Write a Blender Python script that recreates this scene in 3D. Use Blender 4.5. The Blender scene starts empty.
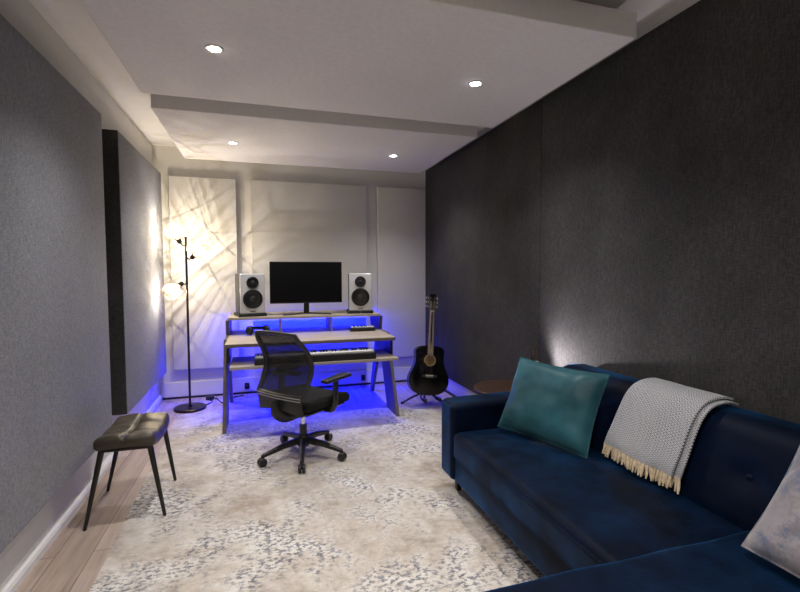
import bpy, math, random
from mathutils import Vector, Matrix, noise
random.seed(7)
SC = bpy.context.scene
COL = SC.collection
PI = math.pi
V = Vector

# ------------------------------------------------------------------ materials
class NT:
    def __init__(s, name):
        s.m = bpy.data.materials.new(name); s.m.use_nodes = True
        s.t = s.m.node_tree; s.b = s.t.nodes['Principled BSDF']; s.out = s.t.nodes['Material Output']
    def n(s, typ, ins=None, **kw):
        nd = s.t.nodes.new(typ)
        for k, v in kw.items(): setattr(nd, k, v)
        for k, v in (ins or {}).items():
            if isinstance(v, bpy.types.NodeSocket): s.t.links.new(v, nd.inputs[k])
            else: nd.inputs[k].default_value = v
        return nd
    def link(s, a, b): s.t.links.new(a, b)
    def coord(s, scale=(1, 1, 1), rot=(0, 0, 0), kind='Object'):
        tc = s.n('ShaderNodeTexCoord')
        return s.n('ShaderNodeMapping', {'Vector': tc.outputs[kind], 'Scale': scale, 'Rotation': rot}).outputs[0]
    def noise(s, vec, scale, detail=3, rough=.5, out='Fac'):
        return s.n('ShaderNodeTexNoise', {'Vector': vec, 'Scale': scale, 'Detail': detail, 'Roughness': rough}).outputs[out]
    def ramp(s, fac, stops):
        r = s.n('ShaderNodeValToRGB', {'Fac': fac}); el = r.color_ramp.elements
        while len(el) < len(stops): el.new(.5)
        for e, (p, c) in zip(el, stops):
            e.position = p; e.color = (c, c, c, 1) if isinstance(c, (int, float)) else (*c, 1)
        return r.outputs[0]
    def mix(s, fac, a, b, blend='MIX'):
        m = s.n('ShaderNodeMix', data_type='RGBA', blend_type=blend)
        for k, v in ((0, fac), (6, a), (7, b)):
            if isinstance(v, bpy.types.NodeSocket): s.t.links.new(v, m.inputs[k])
            else: m.inputs[k].default_value = (*v, 1) if isinstance(v, tuple) else v
        return m.outputs[2]
    def math(s, op, a, b=0.0, c=None):
        m = s.n('ShaderNodeMath', operation=op)
        for k, v in enumerate((a, b) if c is None else (a, b, c)):
            if isinstance(v, bpy.types.NodeSocket): s.t.links.new(v, m.inputs[k])
            else: m.inputs[k].default_value = v
        return m.outputs[0]
    def bump(s, h, strength=.3, dist=.01):
        s.link(s.n('ShaderNodeBump', {'Height': h, 'Strength': strength, 'Distance': dist}).outputs[0], s.b.inputs['Normal'])

def plain(name, col, rough=.5, metal=0, var=.08, scale=30, bump=0, coat=0, spec=None, emit=None, sheen=0):
    t = NT(name); b = t.b
    v = t.coord()
    f = t.noise(v, scale)
    lo = tuple(c * (1 - var) for c in col); hi = tuple(min(1, c * (1 + var)) for c in col)
    t.link(t.ramp(f, [(.3, lo), (.7, hi)]), b.inputs['Base Color'])
    b.inputs['Roughness'].default_value = rough; b.inputs['Metallic'].default_value = metal
    b.inputs['Coat Weight'].default_value = coat
    if spec is not None: b.inputs['Specular IOR Level'].default_value = spec
    if sheen: b.inputs['Sheen Weight'].default_value = sheen
    if bump: t.bump(t.noise(v, scale * 4), bump, .004)
    if emit:
        b.inputs['Emission Color'].default_value = (*emit[0], 1); b.inputs['Emission Strength'].default_value = emit[1]
    return t.m

def woven(name, a, b_, scale=260, rough=.9, bump=.5, blotch=.12, spec=.2):
    t = NT(name); v = t.coord()
    # threads in three directions read as a loose linen weave on any face
    w1 = t.noise(t.coord((1, 1, .12)), scale, 2, .6); w2 = t.noise(t.coord((.12, .12, 1)), scale, 2, .6)
    w = t.math('MULTIPLY', t.math('ADD', w1, w2), .5)
    big = t.noise(v, 2.2, 4, .6)
    c = t.ramp(w, [(.40, a), (.60, b_)])
    g = t.ramp(big, [(.25, 1 - blotch), (.75, 1 + blotch * .6)])
    t.link(t.mix(1.0, c, g, 'MULTIPLY'), t.b.inputs['Base Color'])
    t.b.inputs['Roughness'].default_value = rough; t.b.inputs['Specular IOR Level'].default_value = spec
    t.bump(w, bump, .002)
    return t.m

def velvet(name, base, tint, nap=.35, rough=.45, sheen=.8, spec=.2):
    t = NT(name); v = t.coord()
    f = t.noise(v, 3.5, 4, .6); g = t.noise(v, 160, 2)
    lo = tuple(c * (1 - nap) for c in base); hi = tuple(c * (1 + nap) for c in base)
    t.link(t.ramp(f, [(.3, lo), (.7, hi)]), t.b.inputs['Base Color'])
    t.b.inputs['Roughness'].default_value = rough; t.b.inputs['Specular IOR Level'].default_value = spec
    t.link(t.ramp(f, [(.36, sheen * .25), (.64, sheen * 1.9)]), t.b.inputs['Sheen Weight'])
    t.b.inputs['Sheen Roughness'].default_value = .35; t.b.inputs['Sheen Tint'].default_value = (*tint, 1)
    t.bump(t.math('ADD', g, t.math('MULTIPLY', f, 6)), .25, .003)
    return t.m

def wood(name, a, b_, c, rough=.45, along='Y', scale=1.0, spec=.4):
    t = NT(name)
    s = {'X': (1.2, 22, 22), 'Y': (22, 1.2, 22), 'Z': (22, 22, 1.2)}[along]
    v = t.coord(tuple(k * scale for k in s))
    f = t.noise(v, 1.0, 6, .65); g = t.noise(v, 4, 3)
    t.link(t.mix(t.math('MULTIPLY', g, .35), t.ramp(f, [(.3, a), (.5, b_), (.72, c)]), a), t.b.inputs['Base Color'])
    t.b.inputs['Roughness'].default_value = rough; t.b.inputs['Specular IOR Level'].default_value = spec
    t.bump(f, .12, .003)
    return t.m

def floor_mat():
    t = NT('plank_floor')
    v = t.coord((1, 1, 1), (0, 0, PI / 2))
    br = t.n('ShaderNodeTexBrick', {'Vector': v, 'Color1': (0, 0, 0, 1), 'Color2': (1, 1, 1, 1), 'Mortar': (.5, .5, .5, 1), 'Scale': 1.0,
             'Mortar Size': .0015, 'Brick Width': 1.25, 'Row Height': .16}, offset=.37)
    tone = t.ramp(br.outputs[0], [(0, (.36, .275, .225)), (.35, (.46, .37, .315)), (.7, (.41, .325, .27)), (1, (.51, .415, .355))])
    grain = t.noise(t.coord((26, 1.3, 1)), 1.0, 7, .7)
    g = t.ramp(grain, [(.3, .55), (.5, .95), (.7, 1.14)])
    col = t.mix(1.0, tone, g, 'MULTIPLY')
    col = t.mix(br.outputs['Fac'], col, (.06, .04, .03))
    t.link(col, t.b.inputs['Base Color'])
    t.b.inputs['Roughness'].default_value = .42
    t.bump(t.math('SUBTRACT', grain, t.math('MULTIPLY', br.outputs['Fac'], 3)), .15, .003)
    return t.m

def rug_mat():
    t = NT('distressed_rug'); v = t.coord()
    warp = t.noise(v, 5, 3, .6, 'Color')
    wv = t.n('ShaderNodeMix', {0: .06, 4: v, 5: warp}, data_type='VECTOR').outputs[1]
    soft = t.noise(v, 1.9, 7, .72)
    base = t.ramp(soft, [(.36, (.36, .305, .255)), (.47, (.56, .51, .455)), (.60, (.72, .69, .65))])
    beige = t.noise(t.coord((1.6, 3.2, 1)), 1.6, 5, .7)
    base = t.mix(t.ramp(beige, [(.52, 0), (.68, .75)]), base, (.43, .35, .275))
    crack = t.noise(t.coord((9, 22, 1)), 2.0, 4, .7)
    base = t.mix(t.ramp(crack, [(.55, 0), (.72, .5)]), base, (.84, .82, .79))
    patch = t.noise(t.coord((1.1, 1.0, 1)), 1.9, 6, .72)
    dab = t.noise(t.coord((13, 19, 1)), 2.6, 5, .66)
    d = t.math('MULTIPLY', t.ramp(dab, [(.49, 0), (.545, 1)]), t.ramp(patch, [(.475, .05), (.57, 1)]))
    tone = t.ramp(t.noise(v, 30, 2), [(.35, (.085, .095, .125)), (.65, (.24, .245, .27))])
    base = t.mix(t.math('MULTIPLY', d, .86), base, tone)
    fine = t.noise(v, 320, 2)
    t.link(t.mix(1.0, base, t.ramp(fine, [(.3, .84), (.7, 1.08)]), 'MULTIPLY'), t.b.inputs['Base Color'])
    t.b.inputs['Roughness'].default_value = .95; t.b.inputs['Specular IOR Level'].default_value = .1
    t.bump(t.math('ADD', fine, t.math('MULTIPLY', dab, 1.5)), .5, .004)
    return t.m

def throw_mat():
    t = NT('herringbone_throw')
    tc = t.n('ShaderNodeTexCoord'); sp = t.n('ShaderNodeSeparateXYZ', {'Vector': tc.outputs['UV']})
    u, w = sp.outputs[0], sp.outputs[1]
    tri = t.math('PINGPONG', t.math('MULTIPLY', u, 34.0), 1.0)
    ph = t.math('ADD', t.math('MULTIPLY', w, 50.0), t.math('MULTIPLY', tri, 1.9))
    st = t.math('SINE', t.math('MULTIPLY', ph, 2 * PI))
    c = t.ramp(t.math('MULTIPLY_ADD', st, .5, .5), [(.46, (.028, .036, .070)), (.68, (.68, .69, .71))])
    t.link(c, t.b.inputs['Base Color']); t.b.inputs['Roughness'].default_value = .95
    t.b.inputs['Sheen Weight'].default_value = .2
    t.bump(st, .35, .002)
    return t.m

def marbled(name):
    t = NT(name); v = t.coord()
    f = t.noise(v, 5, 6, .7); g = t.noise(t.coord((2, 2, 1)), 4, 5, .7); h = t.noise(v, 18, 4, .7)
    c = t.ramp(f, [(.3, (.17, .155, .175)), (.5, (.25, .23, .245)), (.7, (.36, .34, .35))])
    c = t.mix(t.ramp(g, [(.45, 0), (.56, .92)]), c, (.05, .085, .17))
    c = t.mix(t.ramp(h, [(.51, 0), (.60, .8)]), c, (.16, .14, .155))
    t.link(c, t.b.inputs['Base Color']); t.b.inputs['Roughness'].default_value = .5
    t.b.inputs['Sheen Weight'].default_value = .5
    t.bump(t.math('ADD', h, f), .25, .004)
    return t.m

def mesh_cloth():
    t = NT('black_net'); t.b.inputs['Base Color'].default_value = (.012, .012, .013, 1); t.b.inputs['Roughness'].default_value = .7
    tr = t.n('ShaderNodeBsdfTransparent')
    wv = t.noise(t.coord(), 420, 1)
    mx = t.n('ShaderNodeMixShader', {0: t.ramp(wv, [(.45, .64), (.55, .86)]), 1: tr.outputs[0], 2: t.b.outputs[0]})
    t.link(mx.outputs[0], t.out.inputs[0])
    return t.m

def ribbed_glass():
    # fluted champagne glass: clear and denser flutes alternate around the axis of the shade
    t = NT('fluted_glass')
    tc = t.n('ShaderNodeTexCoord'); sp = t.n('ShaderNodeSeparateXYZ', {'Vector': tc.outputs['Object']})
    ang = t.math('ARCTAN2', sp.outputs[1], sp.outputs[0])
    r = t.n('ShaderNodeTexNoise', {'W': t.math('MULTIPLY', ang, 9.0), 'Scale': 1.0, 'Detail': 2.5}, noise_dimensions='1D').outputs[0]
    k = t.ramp(r, [(.38, (.40, .34, .24)), (.5, (.80, .75, .64)), (.60, (1, .98, .93))])
    tr = t.n('ShaderNodeBsdfTransparent', {'Color': k})
    gl = t.n('ShaderNodeBsdfGlossy', {'Color': (1, .95, .85, 1), 'Roughness': .15})
    mx = t.n('ShaderNodeMixShader', {0: .07, 1: tr.outputs[0], 2: gl.outputs[0]})
    fr = t.n('ShaderNodeBsdfTranslucent', {'Color': (1, .93, .80, 1)})
    m2 = t.n('ShaderNodeMixShader', {0: .022, 1: mx.outputs[0], 2: fr.outputs[0]})
    t.link(m2.outputs[0], t.out.inputs[0])
    return t.m

M = {}
M['white'] = plain('white_paint', (.70, .69, .67), .6, var=.02, bump=.05)
M['trimwhite'] = plain('trim_white', (.74, .73, .72), .35, var=.02)
M['ceil'] = plain('ceiling_paint', (.80, .78, .75), .8, var=.02)
M['cloud'] = woven('cloud_fabric', (.76, .735, .72), (.82, .80, .785), 300, bump=.12, blotch=.03)
M['cream'] = woven('cream_panel_fabric', (.60, .59, .575), (.66, .65, .635), 420, bump=.15, blotch=.03)
M['grey'] = woven('grey_panel_fabric', (.185, .190, .214), (.315, .322, .352), 300, bump=.5, blotch=.10)
M['dark'] = woven('charcoal_panel_fabric', (.029, .028, .0285), (.062, .060, .061), 280, bump=.4, blotch=.35)
M['black'] = plain('black_plastic', (.012, .012, .013), .42, var=.15)
M['blackmat'] = plain('black_matte', (.010, .010, .011), .75, var=.15)
M['blackmet'] = plain('black_metal', (.014, .013, .013), .35, metal=.3, var=.1)
M['bronze'] = plain('dark_bronze', (.045, .035, .03), .35, metal=.8, var=.15)
M['skirt'] = plain('dark_skirting', (.015, .013, .015), .6)
M['floor'] = floor_mat()
M['rug'] = rug_mat()
M['rugside'] = plain('rug_edge', (.42, .38, .32), .95)
M['oak'] = wood('pale_oak', (.47, .41, .35), (.36, .305, .255), (.54, .48, .42), .5, 'X')
M['oakedge'] = wood('oak_edge', (.20, .165, .135), (.14, .11, .09), (.24, .20, .17), .5, 'X')
M['deskside'] = wood('smoked_oak', (.16, .135, .115), (.11, .09, .075), (.20, .17, .145), .5, 'Z')
M['walnut'] = wood('walnut', (.045, .018, .010), (.026, .010, .006), (.06, .026, .014), .5, 'X')
M['darkwood'] = wood('dark_leg_wood', (.03, .016, .01), (.02, .01, .007), (.04, .022, .014), .4, 'Z')
M['navy'] = velvet('navy_velvet', (.0006, .0032, .0130), (.05, .30, .80), .7, .55, .52, .10)
M['navyarm'] = M['navy']
M['teal'] = velvet('teal_velvet', (.016, .074, .095), (.32, .62, .68), .45, .45, .5)
M['marble'] = marbled('marbled_velvet')
M['throw'] = throw_mat()
M['fringe'] = plain('cream_yarn', (.60, .49, .34), .95, var=.2, scale=80)
M['leather'] = plain('brown_black_leather', (.045, .036, .025), .40, var=.35, scale=9, bump=.12, spec=.5)
M['silver'] = plain('silver_lacquer', (.62, .62, .63), .3, metal=.15, var=.02)
M['cone'] = plain('speaker_cone', (.012, .012, .013), .3, var=.1)
M['grille'] = plain('driver_ring', (.012, .012, .013), .4)
M['dust'] = plain('dust_cap', (.03, .03, .032), .3)
M['screen'] = plain('monitor_screen', (.004, .004, .005), .55, var=.05, spec=.1)
M['keyw'] = plain('piano_key_white', (.78, .78, .76), .3, var=.02)
M['keyb'] = plain('piano_key_black', (.01, .01, .01), .35)
M['gpanel'] = plain('grey_control_panel', (.28, .28, .29), .4)
M['chrome'] = plain('chrome', (.75, .75, .76), .15, metal=1, var=.02)
M['net'] = mesh_cloth()
M['seatcloth'] = woven('black_seat_cloth', (.006, .006, .006), (.018, .018, .018), 300)
M['greytrim'] = plain('grey_trim', (.30, .29, .28), .4)
M['gblack'] = plain('gloss_black_lacquer', (.003, .003, .0034), .22, var=.05, coat=.15, spec=.3)
M['fret'] = plain('fretboard_wood', (.24, .19, .14), .4, var=.2, scale=60)
M['fretwire'] = plain('fret_wire', (.82, .76, .62), .25, metal=.9)
M['pearl'] = plain('pearl', (.72, .68, .58), .3)
M['rosette'] = plain('rosette', (.26, .19, .10), .4, var=.35, scale=120)
M['inside'] = plain('guitar_inside', (.16, .085, .025), .6, var=.3)
M['tuner'] = plain('tuner_chrome', (.80, .78, .74), .18, metal=.9)
M['glass'] = ribbed_glass()
M['brass'] = plain('champagne_brass', (.36, .22, .08), .4, metal=.7)
M['bulb'] = plain('lit_bulb', (1, .9, .75), .5, emit=((1, .82, .58), 5))
M['lens'] = plain('lit_lens', (1, 1, 1), .5, emit=((1, .95, .9), 45))
M['led'] = plain('blue_led', (.02, .05, 1), .5, emit=((.002, .012, 1), 16))
M['whiteplastic'] = plain('white_plastic', (.7, .7, .7), .35)
M['duct'] = plain('duct_metal', (.16, .16, .16), .5, metal=.5)

# ------------------------------------------------------------------ mesh builder
class MB:
    def __init__(s): s.v = []; s.f = []; s.uv = None
    def add(s, vs, fs, X=None):
        k = len(s.v)
        s.v += [(X @ V(p)) if X else V(p) for p in vs]
        s.f += [tuple(i + k for i in f) for f in fs]
    def rbox(s, c, size, r=.004, seg=2, inner=1, fn=None, X=None):
        h = [x / 2 for x in size]; r = min(r, *[x * .98 for x in h])
        ax = []
        for a in h:
            st = [a - r + r * math.tan(PI / 4 * k / seg) for k in range(1, seg + 1)]
            mid = [-(a - r) + 2 * (a - r) * i / inner for i in range(inner + 1)]
            ax.append([-q for q in reversed(st)] + mid + st)
        key = {}; vs = []; fs = []
        def vid(q):
            kk = tuple(round(x, 6) for x in q)
            if kk not in key:
                cl = V([max(-(h[i] - r), min(h[i] - r, q[i])) for i in range(3)])
                d = V(q) - cl
                p = cl + d.normalized() * r if d.length > 1e-9 else V(q)
                if fn: p = fn(p)
                key[kk] = len(vs); vs.append(V(c) + p)
            return key[kk]
        for d in range(3):
            a, b = (d + 1) % 3, (d + 2) % 3
            for sg in (-1, 1):
                for i in range(len(ax[a]) - 1):
                    for j in range(len(ax[b]) - 1):
                        q = []
                        for (x, y) in ((i, j), (i + 1, j), (i + 1, j + 1), (i, j + 1)):
                            p = [0, 0, 0]; p[d] = sg * h[d]; p[a] = ax[a][x]; p[b] = ax[b][y]; q.append(vid(p))
                        fs.append(tuple(q if sg > 0 else reversed(q)))
        s.add(vs, fs, X); return s
    def prism(s, poly, z0, z1, X=None):
        n = len(poly)
        vs = [(x, y, z0) for x, y in poly] + [(x, y, z1) for x, y in poly]
        fs = [tuple(reversed(range(n))), tuple(range(n, 2 * n))] + [(i, (i + 1) % n, n + (i + 1) % n, n + i) for i in range(n)]
        s.add(vs, fs, X); return s
    def lathe(s, prof, n=32, X=None, closed=True):
        vs = []; fs = []
        for (r, z) in prof:
            for k in range(n): vs.append((r * math.cos(2 * PI * k / n), r * math.sin(2 * PI * k / n), z))
        m = len(prof)
        for i in range(m - 1):
            for k in range(n):
                fs.append((i * n + k, i * n + (k + 1) % n, (i + 1) * n + (k + 1) % n, (i + 1) * n + k))
        if closed:
            fs.append(tuple(reversed(range(n)))); fs.append(tuple((m - 1) * n + k for k in range(n)))
        s.add(vs, fs, X); return s
    def tube(s, pts, rad, n=10, cap=True, sq=None, loop=False):
        pts = [V(p) for p in pts]; m = len(pts)
        rads = rad if isinstance(rad, (list, tuple)) else [rad] * m
        def tan(i):
            if loop: return (pts[(i + 1) % m] - pts[(i - 1) % m]).normalized()
            return (pts[min(i + 1, m - 1)] - pts[max(i - 1, 0)]).normalized()
        t0 = tan(0); up = V((0, 0, 1)) if abs(t0.z) < .9 else V((1, 0, 0))
        nrm = (up - t0 * up.dot(t0)).normalized(); vs = []; fs = []
        for i in range(m):
            t = tan(i); nrm = (nrm - t * nrm.dot(t)).normalized(); b = t.cross(nrm)
            for k in range(n):
                a = 2 * PI * k / n + (PI / n)
                x, y = math.cos(a), math.sin(a)
                if sq: x, y = x * sq[0], y * sq[1]
                vs.append(pts[i] + (nrm * x + b * y) * rads[i])
        for i in range(m if loop else m - 1):
            j = (i + 1) % m
            for k in range(n): fs.append((i * n + k, i * n + (k + 1) % n, j * n + (k + 1) % n, j * n + k))
        if cap and not loop:
            fs.append(tuple(reversed(range(n)))); fs.append(tuple((m - 1) * n + k for k in range(n)))
        s.add(vs, fs); return s
    def grid(s, P, nu, nv, thick=0.0, uv=False):
        """P(u,v)->point, u,v in 0..1; thick closes it into a slab along its normals"""
        pt = [[V(P(i / nu, j / nv)) for j in range(nv + 1)] for i in range(nu + 1)]
        def nor(i, j):
            a = pt[min(i + 1, nu)][j] - pt[max(i - 1, 0)][j]; b = pt[i][min(j + 1, nv)] - pt[i][max(j - 1, 0)]
            return a.cross(b).normalized()
        W = nv + 1; k0 = len(s.v); layers = [0] if not thick else [-.5, .5]
        for l in layers:
            for i in range(nu + 1):
                for j in range(nv + 1): s.v.append(pt[i][j] + nor(i, j) * thick * l)
        N = (nu + 1) * W
        for li in range(len(layers)):
            o = k0 + li * N
            for i in range(nu):
                for j in range(nv):
                    q = (o + i * W + j, o + (i + 1) * W + j, o + (i + 1) * W + j + 1, o + i * W + j + 1)
                    s.f.append(q if (li or not thick) else tuple(reversed(q)))
        if thick:
            ring = [(i, 0) for i in range(nu)] + [(nu, j) for j in range(nv)] + [(i, nv) for i in range(nu, 0, -1)] + [(0, j) for j in range(nv, 0, -1)]
            for a in range(len(ring)):
                (i, j), (p, q) = ring[a], ring[(a + 1) % len(ring)]
                s.f.append((k0 + i * W + j, k0 + p * W + q, k0 + N + p * W + q, k0 + N + i * W + j))
        if uv:
            s.uv = s.uv or {}
            for li in range(len(layers)):
                for i in range(nu + 1):
                    for j in range(nv + 1): s.uv[k0 + li * N + i * W + j] = (i / nu, j / nv)
        return s
    def build(s, name, mat, parent=None, loc=None, smooth=35, mats=None):
        me = bpy.data.meshes.new(name)
        o_ = V(loc) if (loc is not None and parent is None) else V((0, 0, 0))
        me.from_pydata([tuple(p - o_) for p in s.v], [], s.f)
        me.materials.append(mat)
        for e in (mats or []): me.materials.append(e)
        me.validate(); me.update()
        import bmesh
        bm = bmesh.new(); bm.from_mesh(me); bmesh.ops.recalc_face_normals(bm, faces=bm.faces); bm.to_mesh(me); bm.free()
        if s.uv:
            l = me.uv_layers.new(name='UVMap')
            for lp in me.loops: l.data[lp.index].uv = s.uv.get(lp.vertex_index, (0, 0))
        if smooth:
            me.polygons.foreach_set('use_smooth', [True] * len(me.polygons))
            me.set_sharp_from_angle(angle=math.radians(smooth))
        o = bpy.data.objects.new(name, me); COL.objects.link(o)
        if parent: o.parent = parent
        else: o.location = o_
        return o

def tag(o, label, cat, group=None):
    o['label'] = label; o['category'] = cat
    if group: o['group'] = group
    return o
def thing(name, label, cat, loc=(0, 0, 0), rz=0, group=None):
    o = bpy.data.objects.new(name, None); COL.objects.link(o); o.empty_display_size = .1
    o.location = loc; o.rotation_euler = (0, 0, rz)
    return tag(o, label, cat, group)
def struct(name, mb, mat, parent=None, smooth=0):
    o = mb.build(name, mat, parent, smooth=smooth)
    if not parent: o['kind'] = 'structure'
    return o
def dup(root, loc, rz=None, label=None):
    r = root.copy(); COL.objects.link(r); r.location = loc
    if rz is not None: r.rotation_euler = (0, 0, rz)
    if label: r['label'] = label
    for ch in list(root.children):
        c = ch.copy(); COL.objects.link(c); c.parent = r
        for g in list(ch.children):
            d = g.copy(); COL.objects.link(d); d.parent = c
    return r
def RX(a): return Matrix.Rotation(a, 4, 'X')
def RY(a): return Matrix.Rotation(a, 4, 'Y')
def RZ(a): return Matrix.Rotation(a, 4, 'Z')
def T(*p): return Matrix.Translation(V(p))
def aim(p, d):
    """matrix whose z axis points along d, at p"""
    return T(*p) @ V(d).to_track_quat('Z', 'Y').to_matrix().to_4x4()
def cat(pts, n=8):
    """Catmull-Rom through points"""
    pts = [V(p) for p in pts]; out = []
    for i in range(len(pts) - 1):
        a, b, c, d = pts[max(i - 1, 0)], pts[i], pts[i + 1], pts[min(i + 2, len(pts) - 1)]
        for k in range(n):
            t = k / n
            out.append(.5 * ((2 * b) + (c - a) * t + (2 * a - 5 * b + 4 * c - d) * t * t + (3 * b - 3 * c + d - a) * t ** 3))
    return out + [pts[-1]]
def bx(x0, x1, y0, y1, z0, z1, r=0.0):
    mb = MB()
    if r: return mb.rbox(((x0 + x1) / 2, (y0 + y1) / 2, (z0 + z1) / 2), (x1 - x0, y1 - y0, z1 - z0), r)
    return mb.prism([(x0, y0), (x1, y0), (x1, y1), (x0, y1)], z0, z1)

# ------------------------------------------------------------------ room shell
XL, XR, YB, YF, ZC = -1.055, 2.0, 5.37, -1.9, 2.68
struct('floor', bx(XL - .1, XR + .1, YF - .1, YB + .1, -.1, 0), M['floor'])
struct('ceiling', bx(XL - .1, XR + .1, YF - .1, YB + .1, ZC, ZC + .1), M['ceil'])
struct('wall_left', bx(XL - .1, XL, YF, YB, 0, ZC), M['white'])
struct('wall_right', bx(XR, XR + .1, YF, YB, 0, ZC), M['white'])
struct('wall_back', bx(XL - .1, XR + .1, YB, YB + .1, 0, ZC), M['white'])
struct('wall_front', bx(XL - .1, XR + .1, YF - .1, YF, 0, ZC), M['white'])
mb = MB()
mb.prism([(XL, 0), (XL + .035, 0), (XL + .035, .030), (XL + .028, .045), (XL + .012, .055), (XL, .056)], 0, YB - YF, Matrix(((1, 0, 0, 0), (0, 0, 1, YF), (0, 1, 0, 0), (0, 0, 0, 1))))
struct('baseboard_left', mb, M['trimwhite'])
mb = MB(); mb.rbox(((XL + XR) / 2, YB - .010, .088), (XR - XL - .05, .02, .175), .004)
struct('baseboard_back', mb, M['trimwhite'])
struct('trim_1', bx(XL + .035, XR - .03, YB - .035, YB - .02, 0, .020), M['skirt'])
struct('trim_2', bx(XR - .025, XR - .004, 2.0, YB - .036, 0, .020), M['skirt'])

# ------------------------------------------------------------------ acoustic panels
def panel(x0, x1, y0, y1, z0, z1, mat, label, grp=None, r=.008, name='mounted_sound_absorber'):
    loc = ((x0 + x1) / 2, (y0 + y1) / 2, z0)
    o = bx(x0, x1, y0, y1, z0, z1, r).build(name, mat, None, loc)
    o['kind'] = 'thing'
    return tag(o, label, 'acoustic panel', grp)
PZ0, PZ1 = .318, 2.365
panel(XL, -.95, 1.62, 3.395, .298, 2.365, M['grey'], 'large grey fabric acoustic panel on the left wall above the black stool')
pb = panel(-.99, -.95, 3.752, 5.22, .318, 2.365, M['grey'], 'grey fabric acoustic panel on the left wall beside the floor lamp, thick dark edge showing')
e = bx(XL, -.9535, 3.747, 5.222, .316, 2.367, .004).build('side_frame', M['dark'], pb); e.location = -pb.location
e['label'] = 'dark charcoal side frame'
panel(-.90, -.235, YB - .07, YB, PZ0, PZ1, M['cream'], 'cream fabric acoustic panel on the back wall behind the lit floor lamp')
panel(-.085, 1.215, YB - .07, YB, PZ0, PZ1, M['cream'], 'wide pale acoustic panel on the back wall behind the monitor')
panel(1.345, 1.985, YB - .07, YB, PZ0, PZ1, M['cream'], 'pale acoustic panel on the back wall behind the black guitar')
panel(1.94, XR, 2.8835, 5.29, .195, 2.588, M['dark'], 'charcoal fabric wall panel between the guitar corner and the upright seam', 'charcoal panels covering the right wall', .006)
panel(1.939, XR, -1.5, 2.8775, .195, 2.588, M['dark'], 'long charcoal fabric wall panel behind the navy sofa', 'charcoal panels covering the right wall', .006)

# ceiling clouds with two recessed downlights each
CZ = 2.47
def cloud(y0, y1, label):
    loc = (.53, (y0 + y1) / 2, CZ)
    o = bx(-.69, 1.75, y0, y1, CZ, CZ + .12, .006).build('ceiling_cloud', M['cloud'], None, loc)
    o['kind'] = 'thing'
    return tag(o, label, 'ceiling panel', 'pale fabric panels hung under the ceiling')
cloud(1.825, 3.25, 'large pale fabric ceiling cloud nearest the viewer, above the rug')
cloud(3.51, 4.955, 'pale fabric ceiling cloud hanging above the desk')

def downlight(loc, label, watts=0, spot=True):
    t = thing('recessed_downlight', label, 'downlight', loc, 0, 'recessed ceiling downlights')
    MB().lathe([(.030, .0), (.046, .0), (.048, -.003), (.044, -.006), (.033, -.006), (.030, -.002)], 32, closed=False).build('trim_ring', M['trimwhite'], t)
    MB().lathe([(.0301, -.001), (.030, -.003), (.012, -.0045)], 28).build('lens', M['lens'], t)
    return t
DL = [(-.20, 2.51), (1.24, 2.52), (-.205, 4.24), (1.24, 4.27)]
d0 = downlight((*DL[0], CZ), 'lit recessed downlight in the near ceiling cloud, over the stool side')
dup(d0, (*DL[1], CZ), label='lit recessed downlight in the near ceiling cloud, beside the charcoal wall')
dup(d0, (*DL[2], CZ), label='small lit downlight in the cloud above the desk, nearer the floor lamp')
dup(d0, (*DL[3], CZ), label='small lit downlight in the cloud above the desk, nearer the guitar')
# duct in the gap before the near cloud
mb = MB(); mb.tube([(.9, 1.66, 2.63), (1.55, 1.66, 2.63)], .045, 20)
tag(mb.build('ceiling_duct', M['duct'], None, (1.2, 1.66, 2.63)), 'dark round duct in the shadowed gap above the near ceiling cloud', 'duct')

# ------------------------------------------------------------------ rug
def rug():
    import itertools
    poly = [(-.71, -1.2), (-.712, 2.17), (-.775, 4.70), (-.40, 4.72), (.4, 4.60), (1.25, 4.29), (1.60, 4.24), (1.60, -1.2)]
    mb = MB()
    pts = []
    for i in range(len(poly)):
        a, b = V((*poly[i], 0)), V((*poly[(i + 1) % len(poly)], 0))
        n = max(1, int((b - a).length / .04))
        for k in range(n):
            p = a.lerp(b, k / n); pts.append((p.x + .004 * noise.noise(p * 9), p.y + .004 * noise.noise(p * 7 + V((5, 5, 5)))))
    mb.prism(pts, .0005, .010)
    o = mb.build('rug', M['rug'], None, (.5, 2.0, 0))
    tag(o, 'large distressed cream rug with grey-blue flecks on the plank floor', 'rug')
rug()

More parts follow.
